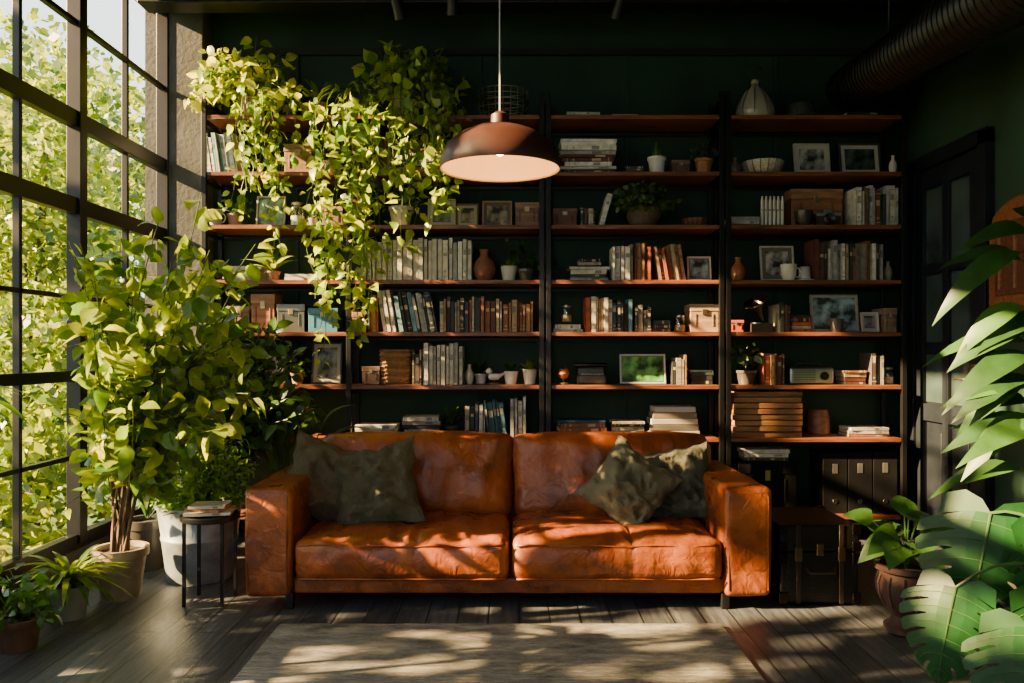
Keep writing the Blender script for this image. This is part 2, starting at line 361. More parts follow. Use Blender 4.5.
# ------------------------------------------------------------ sofa
parts=[]
def part(nm,fn,sharp=180):
    b=MB(); fn(b); o=b.obj(nm,0,sharp); parts.append(o); return o
def soft(a,s=5): 
    def f(q,u):
        return q+V((noise.noise(q*s+V((3,1,2))),noise.noise(q*s+V((7,4,9))),noise.noise(q*s+V((1,8,5)))))*a
    return f
part('arm_left',lambda b:b.rbox((-1.062,3.89,.30),(.208,.88,.478),.028,W3,'sofa_leather',12,soft(.007)))
part('arm_right',lambda b:b.rbox((1.027,3.89,.30),(.208,.88,.478),.028,W3,'sofa_leather',12,soft(.007)))
part('back_frame',lambda b:b.rbox((.0,4.27,.36),(2.12,.15,.60),.05,W3,'sofa_leather',14,soft(.008)))
part('base_frame',lambda b:b.rbox((-.015,3.9,.098),(1.9,.80,.07),.012,W3,'sofa_leather',14,soft(.002)))
def seatdef(seed):
    def f(q,u):
        top=max(0,u.z)
        ex=(1-abs(u.x)**4)*(1-abs(u.y)**4)
        q=q+V((0,0,top*(.026*ex+.004)))
        if u.y<-.6: q.y-= .018*(1-u.x**4)*(1-u.z**2)
        cr=noise.noise(V((q.x*3+seed,q.y*7,seed)))*.016-abs(noise.noise(V((q.x*10+seed,q.y*2.2,3+seed))))*.024
        q.z+=cr*top; q.y+=noise.noise(V((q.x*9,seed,q.z*10)))*.010
        q.z-=.012*math.exp(-(abs(u.x-.12)/.012)**2)*(top) 
        if u.y<-.8: q.y+=.006*math.exp(-(abs(u.x-.12)/.012)**2)
        return q
    return f
part('seat_cushion_left',lambda b:b.rbox((-.481,3.80,.215),(.94,.70,.185),.045,W3,'sofa_leather',44,seatdef(1.3)))
part('seat_cushion_right',lambda b:b.rbox((.461,3.80,.215),(.925,.70,.185),.045,W3,'sofa_leather',44,seatdef(5.1)))
def backdef(seed):
    def f(q,u):
        ex=(1-abs(u.x)**3)*(1-abs(u.z)**3)
        if u.y<0: q.y-=.05*ex
        q.z+=.018*(1-u.x**2)*max(0,u.z)
        q.y+=noise.noise(V((q.x*5+seed,seed,q.z*6)))*.024+abs(noise.noise(V((q.x*11+seed,q.z*3,seed))))*.024
        q.z+=noise.noise(V((q.x*6,seed,2)))*.012*max(0,u.z)
        q.x+=.02*u.x*max(0,u.z)
        return q
    return f
Tb=Matrix.Translation((0,4.08,.27))@Matrix.Rotation(math.radians(-11),4,'X')
part('back_cushion_left',lambda b:b.rbox((-.485,0,.215),(.97,.19,.43),.06,W3,'sofa_leather',30,backdef(2.2),Tb))
part('back_cushion_right',lambda b:b.rbox((.505,0,.215),(.99,.19,.43),.06,W3,'sofa_leather',30,backdef(8.4),Tb))
def piping(b):
    for x0_,x1_ in ((-.93,-.03),(.02,.90)):
        b.tube([(lerp(x0_,x1_,i/16),3.452-.006*math.sin(i/16*math.pi),.285+.004*math.sin(i*1.3)) for i in range(17)],.0045,W3,'sofa_leather',6)
        b.tube([(lerp(x0_,x1_,i/16),3.452,.14) for i in range(17)],.0045,W3,'sofa_leather',6)
    for x in (-1.062,1.027):
        pts=[(x-.085,3.452,.09),(x-.085,3.452,.50),(x-.07,3.452,.515),(x+.07,3.452,.515),(x+.085,3.452,.50),(x+.085,3.452,.09)]
        b.tube(pts,.003,W3,'sofa_leather',6)
part('piping',piping)
for i,(x,y) in enumerate(((-.975,3.50),(.935,3.50),(-.975,4.22),(.935,4.22))):
    part('leg_%d'%(i+1),lambda b:(b.rbox((x,y,.036),(.036,.036,.072),.004,W3,'black_steel',2)))
group('sofa',parts,(0,3.9,0))

def throw(name,c,size,th,roll,tilt,yaw,col,seed):
    b=MB(); n=26; vs=[];fs=[]
    for sg in (-1,1):
        for i in range(n+1):
            for j in range(n+1):
                u=-1+2*i/n; v=-1+2*j/n
                x=u*size/2*(1-.12*(1-v*v)*abs(u)); z=v*size/2*(1-.12*(1-u*u)*abs(v))
                t=th/2*(max(0,1-abs(u)**2.6)**.6)*(max(0,1-abs(v)**2.6)**.6)
                rg=abs(noise.noise(V((u*3+v*2,v*1.5-u,seed*2+sg))))
                t+=(noise.noise(V((u*2.2,v*2.2,seed+sg)))*.045-rg*.075-abs(noise.noise(V((u*1.5-v*4,v*2+u*2,seed*3+sg))))*.06+.034)*(1-u**4)*(1-v**4)
                x+=noise.noise(V((v*3,seed,u)))*.018; z+=noise.noise(V((u*3,seed+5,v)))*.022
                if v<0: z*=.97
                vs.append((x,sg*max(t,0.002),z))
        o=0 if sg<0 else (n+1)**2
        for i in range(n):
            for j in range(n):
                a=o+i*(n+1)+j; q=(a,a+n+1,a+n+2,a+1); fs.append(q if sg<0 else tuple(reversed(q)))
    T=Matrix.Translation(c)@Matrix.Rotation(math.radians(yaw),4,'Z')@Matrix.Rotation(math.radians(tilt),4,'X')@Matrix.Rotation(math.radians(roll),4,'Y')
    b.add(vs,fs,col,'cushion_cloth',True,T)
    e=size/2; pts=[]
    for k in range(49):
        q=k/48*4; s_=int(q)%4; f=(q-int(q))*2-1
        u,v=[(f,-1),(1,f),(-f,1),(-1,-f)][s_]
        x=u*e*(1-.12*(1-v*v)*abs(u)); z=v*e*(1-.12*(1-u*u)*abs(v))
        x+=noise.noise(V((v*3,seed,u)))*.018; z+=noise.noise(V((u*3,seed+5,v)))*.022
        if v<0: z*=.97
        pts.append((x,0,z))
    b.tube(pts,.004,mixc(col,(0,0,0),.3),'cushion_cloth',6,T)
    return b.obj(name,0,180)
throw('throw_pillow',(-.91,3.89,.49),.42,.20,22,-22,22,(.125,.105,.070),1)
throw('throw_pillow',(-.65,3.79,.48),.43,.17,-14,-26,-8,(.095,.090,.060),4)
throw('throw_pillow',(.555,3.80,.48),.37,.16,36,-24,-8,(.15,.145,.10),7)
throw('throw_pillow',(.80,3.92,.47),.38,.16,-12,-20,-20,(.085,.088,.066),9)

# ------------------------------------------------------------ shelving
SF,SB=4.70,4.975
Z=dict(A=2.52,B=2.186,C=1.873,D=1.548,E=1.241,F=.928,G=.616,H=.16)
def sx(u): return (u-512)/167.2
def bookcase(x0,x1,rows,mid=None):
    b=MB()
    posts=[x0,x1]+([mid] if mid else [])
    for x in posts:
        for y in (SF-.005,SB-.02):
            b.box(x-.014,x+.014,y-.014,y+.014,0,2.66,W3,'black_steel')
        for r in rows: b.box(x-.01,x+.01,SF,SB-.02,Z[r]-.055,Z[r]-.035,W3,'black_steel')
        b.box(x-.01,x+.01,SF,SB-.02,2.6,2.62,W3,'black_steel')
    for r in rows:
        b.box(x0+.015,x1-.015,SF-.012,SB,Z[r]-.024,Z[r],W3,'shelf_wood')
        b.box(x0,x1,SB-.012,SB,Z[r]-.05,Z[r]-.03,W3,'black_steel')
    return b.obj('open_bookcase',.002)
bookcase(-1.815,.176,'ABCDEFGH',-.962)
bookcase(.216,1.236,'ABCDEFGH')
bookcase(1.276,2.31,'ABCDEFGH')

WH=[(.66,.63,.54),(.52,.49,.42),(.74,.71,.62),(.34,.33,.31),(.56,.52,.42)]
DK=[(.02,.02,.022),(.06,.05,.045),(.10,.035,.025),(.025,.04,.06),(.12,.07,.04),(.34,.30,.22),(.025,.05,.035)]
BR=[(.24,.09,.035),(.17,.06,.03),(.33,.17,.08),(.40,.28,.15),(.07,.04,.03),(.40,.09,.03)]
BL=[(.04,.13,.21),(.02,.06,.11),(.42,.42,.40),(.11,.24,.32),(.58,.57,.50),(.03,.04,.06)]
MX=WH[:3]+DK+BR[:3]+BL[:2]
def book(b,T,t,d,h,col):
    b.box(0,.0025,0,d,0,h,col,'cloth_cover',T); b.box(t-.0025,t,0,d,0,h,col,'cloth_cover',T)
    b.box(0,t,0,.003,0,h,col,'cloth_cover',T); b.box(.0025,t-.0025,.003,d-.006,.004,h-.005,(.55,.48,.36),'paper',T)
    k=R.random(); cc=(.6,.5,.3) if sum(col)<.5 else (.06,.05,.05)
    if k<.75:
        z0=h*rr(.55,.7); b.box(t*.18,t*.82,-.0006,.001,z0,z0+h*rr(.08,.2),mixc(col,cc,.7),'paint',T)
        if k<.45:
            for z in (h*.1,h*.9): b.box(0,t,-.0006,.001,z-.002,z+.002,mixc(col,cc,.6),'paint',T)
            b.box(t*.3,t*.7,-.0006,.001,h*.2,h*.24,mixc(col,cc,.6),'paint',T)
def books(u0,u1,row,h0,h1,pal,lean=0,y=4.735,t0=.012,t1=.034):
    b=MB(); x=sx(u0); xe=sx(u1); a=math.radians(lean)
    while x<xe-.008:
        t=min(rr(t0,t1),max(.01,xe-x)); h=min(rr(h0,h1)/167.2,.262); d=rr(.14,.19); col=R.choice(pal); col=mixc(col,(.1,.1,.1),rr(0,.2))
        y_=y+rr(-.015,.018)
        if lean: 
            if a>0: T=Matrix.Translation((x+t/math.cos(a),y_,Z[row]+.001))@Matrix.Rotation(a,4,'Y')@Matrix.Translation((-t,0,0))
            else: T=Matrix.Translation((x,y_,Z[row]+.001))@Matrix.Rotation(a,4,'Y')
        else: T=Matrix.Translation((x,y_,Z[row]+.001))
        book(b,T,t,d,h,col); x+=t/math.cos(a)+.0012
    return b.obj('book_row')
def stack(u0,u1,row,hpx,pal,y=4.84,z=None):
    b=MB(); zz=(Z[row] if z is None else z)+.001; top=zz+hpx/167.2; w=sx(u1)-sx(u0); cx=(sx(u0)+sx(u1))/2
    while zz<top-.008:
        t=min(rr(.013,.03),max(.01,top-zz)); ww=w*rr(.82,1); d=min(.2,rr(.14,.19))
        col=R.choice(pal)
        T=Matrix.Translation((cx,y,zz))@Matrix.Rotation(math.radians(rr(-4,4)),4,'Z')@Matrix.Translation((-ww/2,-d/2,t))@Matrix.Rotation(math.radians(90),4,'Y')
        book(b,T,t,d,ww,col); zz+=t+.0008
    return b.obj('book_stack')
def frame(u0,u1,row,hpx,fc,art,y=4.80,name='picture_frame',bw=.009,z=None,mat=None):
    b=MB(); w=sx(u1)-sx(u0); h=hpx/167.2; cx=(sx(u0)+sx(u1))/2; zz=(Z[row] if z is None else z)+.003
    T=Matrix.Translation((cx,y,zz))@Matrix.Rotation(math.radians(-9),4,'X')
    b.box(-w/2,w/2,0,.006,0,h,fc,'paint',T)
    b.box(-w/2,-w/2+bw,-.012,0,0,h,fc,'paint',T);b.box(w/2-bw,w/2,-.012,0,0,h,fc,'paint',T)
    b.box(-w/2+bw,w/2-bw,-.012,0,0,bw,fc,'paint',T);b.box(-w/2+bw,w/2-bw,-.012,0,h-bw,h,fc,'paint',T)
    mtt=min(w,h)*R.choice((.03,.05,.12))
    b.box(-w/2+bw,w/2-bw,-.003,-.001,bw,h-bw,R.choice(((.4,.38,.33),(.12,.11,.1))),'paper',T)
    b.box(-w/2+bw+mtt,w/2-bw-mtt,-.005,-.0035,bw+mtt,h-bw-mtt,art,'art_print',T)
    b.box(-.01,.01,.006,.012,0,h*.7,fc,'paint',T)
    return b.obj(name,.0012)
def sbox(u0,u1,row,hpx,col,m='wood',d=.17,y=4.84,name='storage_box',z=None,latch=True):
    b=MB(); w=sx(u1)-sx(u0); h=hpx/167.2; cx=(sx(u0)+sx(u1))/2; zz=(Z[row] if z is None else z)+.001
    b.cbox(cx,y,zz,w-.006,d-.006,h*.74,col,m); b.cbox(cx,y,zz+h*.75,w,d,h*.25,mixc(col,(1,1,1),.03),m)
    if latch:
        b.cbox(cx,y-d/2-.001,zz+h*.62,min(.03,w*.2),.006,h*.2,(.45,.35,.18),'metal')
        b.cbox(cx-w*.3,y-d/2+.002,zz+h*.2,w*.02+.006,.004,h*.45,mixc(col,(0,0,0),.5),m);b.cbox(cx+w*.3,y-d/2+.002,zz+h*.2,w*.02+.006,.004,h*.45,mixc(col,(0,0,0),.5),m)
    return b.obj(name,.003)
def lath(name,u,row,prof,col,m='ceramic',y=4.80,seg=24,extra=None,z=None):
    b=MB(); zz=(Z[row] if z is None else z)+.001; b.lathe(prof,sx(u),y,zz,col,m,seg)
    if extra: extra(b,sx(u),y,zz)
    return b.obj(name)
def vase(u,row,w,h,col,m='ceramic',name='vase',**k):
    r=w/334.4; H=h/167.2
    return lath(name,u,row,[(r*.55,0),(r*.8,H*.12),(r,H*.38),(r*.85,H*.6),(r*.4,H*.78),(r*.34,H*.9),(r*.45,H),(r*.36,H),(r*.28,H*.85),(.001,H*.8)],col,m,**k)
def jar(u,row,w,h,col,lid=True,m='glass',name='glass_jar',**k):
    r=w/334.4; H=h/167.2
    def ex(b,x,y,z):
        b.lathe([(r*.9,.004),(r*.9,H*.5),(.001,H*.5)],x,y,z,col,'paper',20)
        if lid: b.lathe([(r*.86,H),(r*.86,H*1.12),(r*.3,H*1.16),(r*.15,H*1.22),(.001,H*1.24)],x,y,z,(.4,.35,.28),'metal',20)
    return lath(name,u,row,[(r*.95,0),(r,H*.05),(r,H*.85),(r*.82,H)],W3,m,extra=ex,**k)
def cup(u,row,w,h,col,name='cup',y=4.75):
    r=w/334.4; H=h/167.2
    def ex(b,x,y,z):
        b.tube([(x+r*.9+r*.55*math.sin(t),y-.004,z+H*.5+H*.3*math.cos(t)) for t in [i*math.pi/8 for i in range(9)]],r*.1,col,'ceramic',6)
    return lath(name,u,row,[(r*.6,0),(r*.9,H*.3),(r,H),(r*.9,H),(r*.8,H*.3),(.001,H*.12)],col,extra=ex,y=y)
def pplant(u,row,pw,ph,pcol,kind,size,ca=GM,cb=G2,y=4.80,name='potted_plant',m='leaf',pm='ceramic'):
    b=MB(); x=sx(u); z=Z[row]+.001; r=pw/334.4; H=ph/167.2; S=size/167.2
    pot(b,x,y,z,r,H,pcol,pm,.72,kind!='suc'); p=(x,y,z+H*.9)
    if kind=='spiky': rosette(b,p,16,S,S*.16,ca,cb,m,.95,'lance',.5)
    elif kind=='suc':
        rosette(b,p,14,S*.6,S*.25,ca,cb,m,.5,'lance',.1); rosette(b,(x,y,z+H),9,S*.5,S*.22,ca,cb,m,1.0,'lance',.1)
    elif kind=='bush': bushel(b,p,(S*.8,S*.5,S),70,S*.32,S*.22,ca,cb,m)
    elif kind=='cactus':
        for dx_,hh,rad in ((0,S,.016),(-.02,S*.6,.01),(.02,S*.7,.011)):
            b.lathe([(rad*.7,0),(rad,hh*.3),(rad,hh*.8),(rad*.5,hh*.97),(.001,hh)],x+dx_,y,z+H*.88,mixc(ca,cb,.3),m,12)
    return b.obj(name)
# --- row A (top)
def wire_basket(u,row,w,h):
    b=MB(); x=sx(u);y=4.82;z=Z[row]+.004; r=w/334.4; H=h/167.2
    ring=lambda rad,zz:[(x+rad*math.cos(t),y+rad*.7*math.sin(t),zz) for t in [i*2*math.pi/24 for i in range(25)]]
    for k in range(6): b.tube(ring(r*(.8+.2*math.sin(k/5*2.2)),z+H*k/5),.0025,(.5,.47,.42),'metal',5)
    for k in range(20):
        a=k*math.pi/10; b.tube([(x+r*q*math.cos(a),y+r*.7*q*math.sin(a),z+H*f) for f,q in ((0,.8),(.4,.97),(1,.8+.2*math.sin(2.2)))],.0018,(.5,.47,.42),'metal',4)
    b.lathe([(r*.55,0),(r*.55,.02),(.001,.03)],x,y,z,(.2,.1,.05),'wicker',16)
    return b.obj('wire_basket')
wire_basket(503,'A',52,30)
stack(566,600,'A',7,WH+BR[:2])
def lantern():
    b=MB(); x=sx(757);y=4.80;z=Z['A']+.001
    b.lathe([(.10,0),(.11,.012),(.115,.05),(.10,.10),(.07,.16),(.035,.20),(.02,.215),(.025,.225),(.02,.24),(.001,.25)],x,y,z,(.28,.27,.22),'ceramic',20)
    for k in range(10):
        a=k*math.pi/5; b.tube([(x+q*math.cos(a),y+q*math.sin(a),z+h) for q,h in ((.112,.02),(.118,.05),(.103,.10),(.073,.16),(.038,.20))],.003,(.12,.11,.09),'metal',5)
    b.tube([(x+.05*math.sin(t),y,z+.25+.045-.045*math.cos(t)) for t in [i*2*math.pi/14 for i in range(15)]],.003,(.2,.18,.15),'metal',5)
    b.obj('lantern')
lantern()
def hatlike(u,row,w,h,col,m='cloth_cover',name='felt_hat',y=4.82):
    r=w/334.4;H=h/167.2
    lath(name,u,row,[(r,0.002),(r,.006),(r*.62,.012),(r*.6,H*.7),(r*.5,H),(r*.2,H*.92),(.001,H*.9)],col,m,y=y)
hatlike(804,'A',50,16,(.035,.035,.03))
pplant(318,'A',18,16,(.3,.16,.08),'spiky',34,GM,G2,pm='terracotta'); stack(610,640,'A',5,DK); stack(845,885,'A',7,DK)
# --- row B
books(207,240,'B',36,43,[(.6,.62,.58),(.1,.33,.38),(.65,.6,.5),(.35,.38,.38)],lean=-8)
sbox(284,312,'B',30,(.20,.10,.05)); pplant(329,'B',16,14,(.4,.35,.28),'bush',30,GD2,G1)
books(352,392,'B',28,38,MX); stack(392,450,'B',26,MX); books(462,500,'B',22,34,MX); vase(514,'B',14,28,(.35,.31,.25)); cup(530,'B',12,12,(.4,.38,.34))
stack(560,617,'B',36,WH+DK[:3]); 
pplant(658,'B',18,18,(.6,.59,.54),'cactus',18,GD2,GM,name='potted_cactus'); stack(626,645,'B',8,DK); sbox(672,690,'B',14,(.10,.05,.03))
pplant(705,'B',18,16,(.34,.14,.06),'bush',22,GD2,GM,pm='terracotta')
def bowl(u,row,w,h,col,m='wicker',name='striped_basket'):
    r=w/334.4;H=h/167.2; b=MB();x=sx(u);z=Z[row]+.001
    b.lathe([(r*.6,0),(r*.85,H*.4),(r,H),(r*.94,H),(r*.8,H*.4),(.001,H*.15)],x,4.83,z,col,m)
    for k in range(16):
        a=k*math.pi/8; b.tube([(x+q*math.cos(a),4.83+q*math.sin(a),z+h_) for q,h_ in ((r*.63,.002),(r*.87,H*.4),(r*1.01,H))],.003,mixc(col,(0,0,0),.75),'paint',4)
    b.obj(name)
bowl(766,'B',42,14,(.55,.5,.4)); vase(737,'B',11,18,(.12,.10,.08))
frame(797,833,'B',33,(.34,.32,.28),(.35,.36,.36)); frame(843,884,'B',33,(.03,.03,.03),(.06,.09,.08)); vase(892,'B',8,18,(.5,.47,.43),y=4.75)
# --- row C
frame(254,283,'C',32,(.35,.35,.28),(.25,.42,.36)); jar(296,'C',15,22,(.5,.5,.42)); jar(311,'C',11,18,(.4,.32,.26)); cup(216,'C',14,16,(.4,.4,.36)); pplant(233,'C',16,13,(.3,.2,.15),'bush',24,GD2,G1)
sbox(322,343,'C',20,(.18,.10,.06)); books(350,364,'C',28,36,BR+DK)
pplant(400,'C',24,20,(.6,.58,.53),'bush',24); frame(427,455,'C',29,(.42,.40,.36),(.25,.28,.3)); frame(456,478,'C',24,(.16,.08,.04),(.5,.4,.3))
frame(482,512,'C',27,(.36,.20,.09),(.4,.33,.26)); sbox(515,539,'C',24,(.20,.10,.055))
sbox(553,577,'C',18,(.14,.045,.03)); books(580,595,'C',14,22,DK); books(598,604,'C',30,33,[(.65,.63,.6)],lean=16)
def dark_basket_plant():
    b=MB(); x,y,z=sx(645),4.80,Z['C']+.001
    b.lathe([(.07,0),(.10,.05),(.11,.11),(.10,.11),(.001,.09)],x,y,z,(.09,.06,.04),'wicker')
    bushel(b,(x,y-.01,z+.10),(.23,.15,.20),1000,.042,.028,GD2,(.09,.17,.03),'leaf',stems=70,clamp=lambda q:q.z>Z['C']+.01 and q.y<4.97)
    b.obj('potted_fern')
dark_basket_plant()
bowl(697,'C',26,9,(.2,.09,.05),'wood','wooden_bowl')
stack(730,760,'C',10,WH+BR[:1]); 
def rack(u0,u1,row,h):
    b=MB(); z=Z[row]+.001;H=h/167.2
    n=6
    for i in range(n):
        x=lerp(sx(u0)+.008,sx(u1)-.008,i/(n-1)); b.lathe([(.009,0),(.0105,.01),(.0105,H*.85),(.006,H*.93),(.006,H)],x,4.80,z+.008,(.55,.53,.46),'ceramic',12)
    b.box(sx(u0),sx(u1),4.77,4.83,z,z+.01,(.3,.25,.2),'wood'); b.box(sx(u0),sx(u1),4.79,4.81,z+H*.55,z+H*.6,(.3,.28,.25),'metal')
    b.obj('test_tube_rack')
rack(763,786,'C',30)
def camera(u,row,w,h,col=(.03,.03,.03),y=4.775):
    b=MB(); x=sx(u);z=Z[row]+.001;W=w/167.2;H=h/167.2
    b.cbox(x,y,z,W,.05,H*.8,col,'paint'); b.cbox(x,y,z+H*.8,W*.35,.04,H*.2,(.4,.4,.4),'metal')
    b.box(x-W/2-.001,x+W/2+.001,y-.027,y-.024,z+H*.6,z+H*.79,(.5,.5,.5),'metal')
    T=Matrix.Translation((x,y-.025,z+H*.4))@Matrix.Rotation(math.radians(90),4,'X')
    b.lathe([(H*.34,0),(H*.34,.02),(H*.28,.022),(H*.28,.04),(H*.22,.04),(.001,.03)],0,0,0,(.1,.1,.1),'metal',20,T)
    b.lathe([(.006,0),(.006,.008)],x+W*.38,y,z+H*.8,(.4,.4,.4),'metal',10)
    b.obj('vintage_camera',.002)
sbox(795,848,'C',40,(.24,.10,.04),d=.12,y=4.89); cup(803,'C',18,15,(.03,.03,.03)); camera(828,'C',24,17)
books(854,897,'C',30,41,MX+BL+WH); 
# --- row D
stack(222,262,'D',16,WH); pplant(271,'D',15,10,(.25,.15,.1),'spiky',36,G1,G2,name='potted_aloe'); stack(284,318,'D',7,WH+BR[:1]); jar(335,'D',13,20,(.3,.2,.1))
books(362,472,'D',38,43,WH,t0=.022,t1=.036); vase(484,'D',23,32,(.20,.07,.04),'terracotta')
pplant(509,'D',17,15,(.5,.48,.42),'suc',14,name='potted_succulent'); pplant(526,'D',17,12,(.08,.07,.06),'bush',34,GD2,GM)
stack(568,610,'D',14,WH+DK[:2]); 
books(612,634,'D',32,37,WH); books(634,652,'D',33,38,BR+DK[:3]); books(658,686,'D',32,37,BR+DK,lean=-9); frame(689,713,'D',25,(.6,.55,.48),(.35,.5,.55)); stack(578,602,'D',8,BR+DK,z=Z['D']+.092)
vase(740,'D',15,24,(.36,.13,.05)); frame(763,797,'D',36,(.42,.40,.34),(.45,.42,.36)); cup(788,'D',16,16,(.6,.58,.5)); hatlike(805,'D',20,14,(.4,.38,.34),'ceramic','ceramic_dish',y=4.77)
books(812,826,'D',36,42,DK[:3]); books(827,882,'D',32,42,WH[1:4]+DK+BR+[(.24,.22,.18)],t0=.018); vase(891,'D',9,20,(.3,.25,.2))
# --- row E
sbox(228,250,'E',26,(.18,.08,.035)); sbox(251,275,'E',38,(.30,.12,.045)); sbox(277,305,'E',28,(.22,.22,.20),'metal'); sbox(308,338,'E',24,(.03,.16,.26),'paint')
sbox(352,365,'E',20,(.25,.11,.045)); books(368,381,'E',34,40,DK+BR); books(384,398,'E',40,42,[(.6,.58,.54),(.48,.47,.43)],lean=-9,t0=.02); books(400,438,'E',36,42,BL+DK,lean=-10)
books(440,502,'E',29,36,DK+BR+[(.4,.35,.28)]+WH[1:3]); books(503,533,'E',26,33,BR+[(.3,.12,.05)])
stack(552,583,'E',9,WH); jar(567,'E',11,15,(.3,.2,.1),z=Z['E']+.06)
books(585,612,'E',32,37,WH[1:]+BR); books(612,632,'E',28,33,DK+BL+WH[:1]); books(634,650,'E',20,28,DK); stack(652,672,'E',13,DK+WH[:1]); jar(681,'E',12,15,(.35,.2,.1))
sbox(690,719,'E',28,(.36,.22,.12)); 
sbox(730,744,'E',12,(.4,.07,.03),'paint')
def horn():
    b=MB(); x=sx(761);y=4.80;z=Z['E']+.001
    b.cbox(x,y,z,.12,.12,.05,(.06,.035,.025),'wood'); b.lathe([(.05,0),(.05,.008)],x,y,z+.05,(.1,.1,.1),'metal')
    T=Matrix.Translation((x+.03,y+.02,z+.07))@Matrix.Rotation(math.radians(-28),4,'Y')@Matrix.Rotation(math.radians(20),4,'X')
    b.lathe([(.008,0),(.012,.05),(.025,.09),(.05,.12),(.075,.135),(.073,.137),(.045,.12),(.001,.06)],0,0,0,(.16,.12,.08),'metal',20,T)
    b.obj('gramophone')
horn()
books(776,790,'E',26,33,DK+BR); stack(791,812,'E',18,DK+BR); frame(814,862,'E',38,(.28,.26,.22),(.3,.45,.5)); cup(836,'E',14,13,(.08,.07,.06)); frame(864,882,'E',20,(.5,.45,.4),(.3,.3,.3)); sbox(884,897,'E',24,(.2,.13,.08))
# --- row F
books(222,238,'F',30,38,MX); frame(260,283,'F',36,(.6,.58,.55),(.55,.55,.5)); frame(310,340,'F',42,(.04,.04,.04),(.25,.28,.28)); pplant(296,'F',14,12,(.3,.2,.14),'bush',22,GD2,G1); sbox(362,380,'F',18,(.18,.10,.07))
def wick(u0,u1,row,h,col):
    b=MB(); z=Z[row]+.002;H=h/167.2; x=(sx(u0)+sx(u1))/2; r=(sx(u1)-sx(u0))/2; n=9
    for k in range(n):
        zz=z+H*(k+.5)/n
        pts=[]
        for i in range(41):
            t=2*math.pi*i/40; q=r*(.9+.1*k/n)+.003*(1 if (i+k)%2 else -1); c,s_=math.cos(t),math.sin(t)
            e=.5; pts.append((x+q*math.copysign(abs(c)**e,c),4.83+q*.8*math.copysign(abs(s_)**e,s_),zz))
        b.tube(pts,H/n*.52,col if k%2 else mixc(col,(0,0,0),.3),'wicker',5)
    b.cbox(x,4.83,z,r*1.6,r*1.3,.01,col,'wicker')
    b.obj('wicker_basket')
wick(380,409,'F',35,(.36,.19,.08))
books(412,424,'F',30,36,DK[:3]+WH[1:2]); books(424,463,'F',38,42,WH[1:]+[(.28,.26,.24)],t0=.02); vase(469,'F',9,20,(.55,.5,.45))
def bird():
    b=MB(); x=sx(494);y=4.78;z=Z['F']+.001
    b.cbox(x,y,z,.06,.04,.01,(.2,.12,.07),'wood'); b.rbox((x,y,z+.045),(.07,.04,.04),.018,(.65,.63,.58),'ceramic',4)
    b.lathe([(.001,0),(.017,.01),(.02,.02),(.014,.034),(.001,.04)],x-.03,y,z+.06,(.65,.63,.58),'ceramic',14)
    b.tube([(x-.045,y,z+.08),(x-.062,y,z+.075)],[.005,.001],(.5,.3,.1),'ceramic',6); b.tube([(x+.03,y,z+.05),(x+.07,y,z+.07)],[.014,.004],(.5,.48,.44),'ceramic',8)
    b.tube([(x,y,z+.01),(x,y,z+.03)],.004,(.3,.2,.1),'metal',6)
    b.obj('bird_figurine',0,180)
pplant(480,'F',13,10,(.6,.58,.54),'spiky',22,GD2,GM,y=4.88); bird(); pplant(511,'F',15,13,(.6,.58,.54),'suc',18,GD2,GM,name='potted_succulent'); pplant(530,'F',15,15,(.55,.52,.46),'suc',20,GM,G2,name='potted_succulent')
def globe():
    b=MB(); x=sx(564);y=4.80;z=Z['F']+.001
    b.lathe([(.03,0),(.03,.008),(.005,.012),(.005,.03)],x,y,z,(.1,.07,.04),'wood'); b.lathe([(.001,0),(.024,.012),(.036,.036),(.024,.064),(.001,.074)],x,y,z+.028,(.5,.17,.05),'ceramic')
    b.obj('decorative_globe')
globe()
def typewriter():
    b=MB(); x=sx(592);y=4.82;z=Z['F']+.001
    b.rbox((x,y,z+.03),(.17,.15,.055),.012,(.05,.05,.053),'paint',3); b.rbox((x,y+.03,z+.075),(.16,.07,.05),.012,(.06,.06,.063),'paint',3)
    T=Matrix.Translation((x-.1,y+.03,z+.115))@Matrix.Rotation(math.radians(90),4,'Y'); b.lathe([(.012,0),(.014,.004),(.014,.196),(.012,.2)],0,0,0,(.05,.05,.05),'metal',14,T)
    for r_ in range(3):
        for k in range(8): b.lathe([(.005,0),(.005,.005),(.001,.006)],x-.06+k*.017+r_*.004,y-.06+r_*.016,z+.058,(.6,.58,.5),'paint',8)
    b.obj('typewriter')
typewriter()
frame(621,667,'F',30,(.42,.44,.42),(.14,.45,.1)); books(672,688,'F',22,30,DK+BR); stack(690,714,'F',14,DK+BR[:2]+WH[:1])
pplant(748,'F',20,14,(.08,.06,.05),'bush',38,GD2,GM,name='potted_ivy'); books(764,784,'F',26,34,DK+BR)
def radio(u0,u1,row,h,col=(.42,.42,.40)):
    b=MB(); z=Z[row]+.001;H=h/167.2;x=(sx(u0)+sx(u1))/2;W=sx(u1)-sx(u0)
    b.rbox((x,4.82,z+H/2),(W,.12,H),.012,col,'metal',3)
    for k in range(7): b.box(x-W*.42,x+W*.08,4.757,4.761,z+H*(.18+.1*k),z+H*(.22+.1*k),(.02,.02,.02),'paint')
    T=Matrix.Translation((x+W*.28,4.762,z+H*.5))@Matrix.Rotation(math.radians(90),4,'X'); b.lathe([(H*.25,0),(H*.25,.012),(.001,.013)],0,0,0,(.03,.03,.03),'metal',18,T)
    b.tube([(x-W*.3,4.82,z+H),(x-W*.28,4.82,z+H+.025),(x+W*.28,4.82,z+H+.025),(x+W*.3,4.82,z+H)],.004,(.1,.1,.1),'metal',6)
    b.obj('portable_radio')
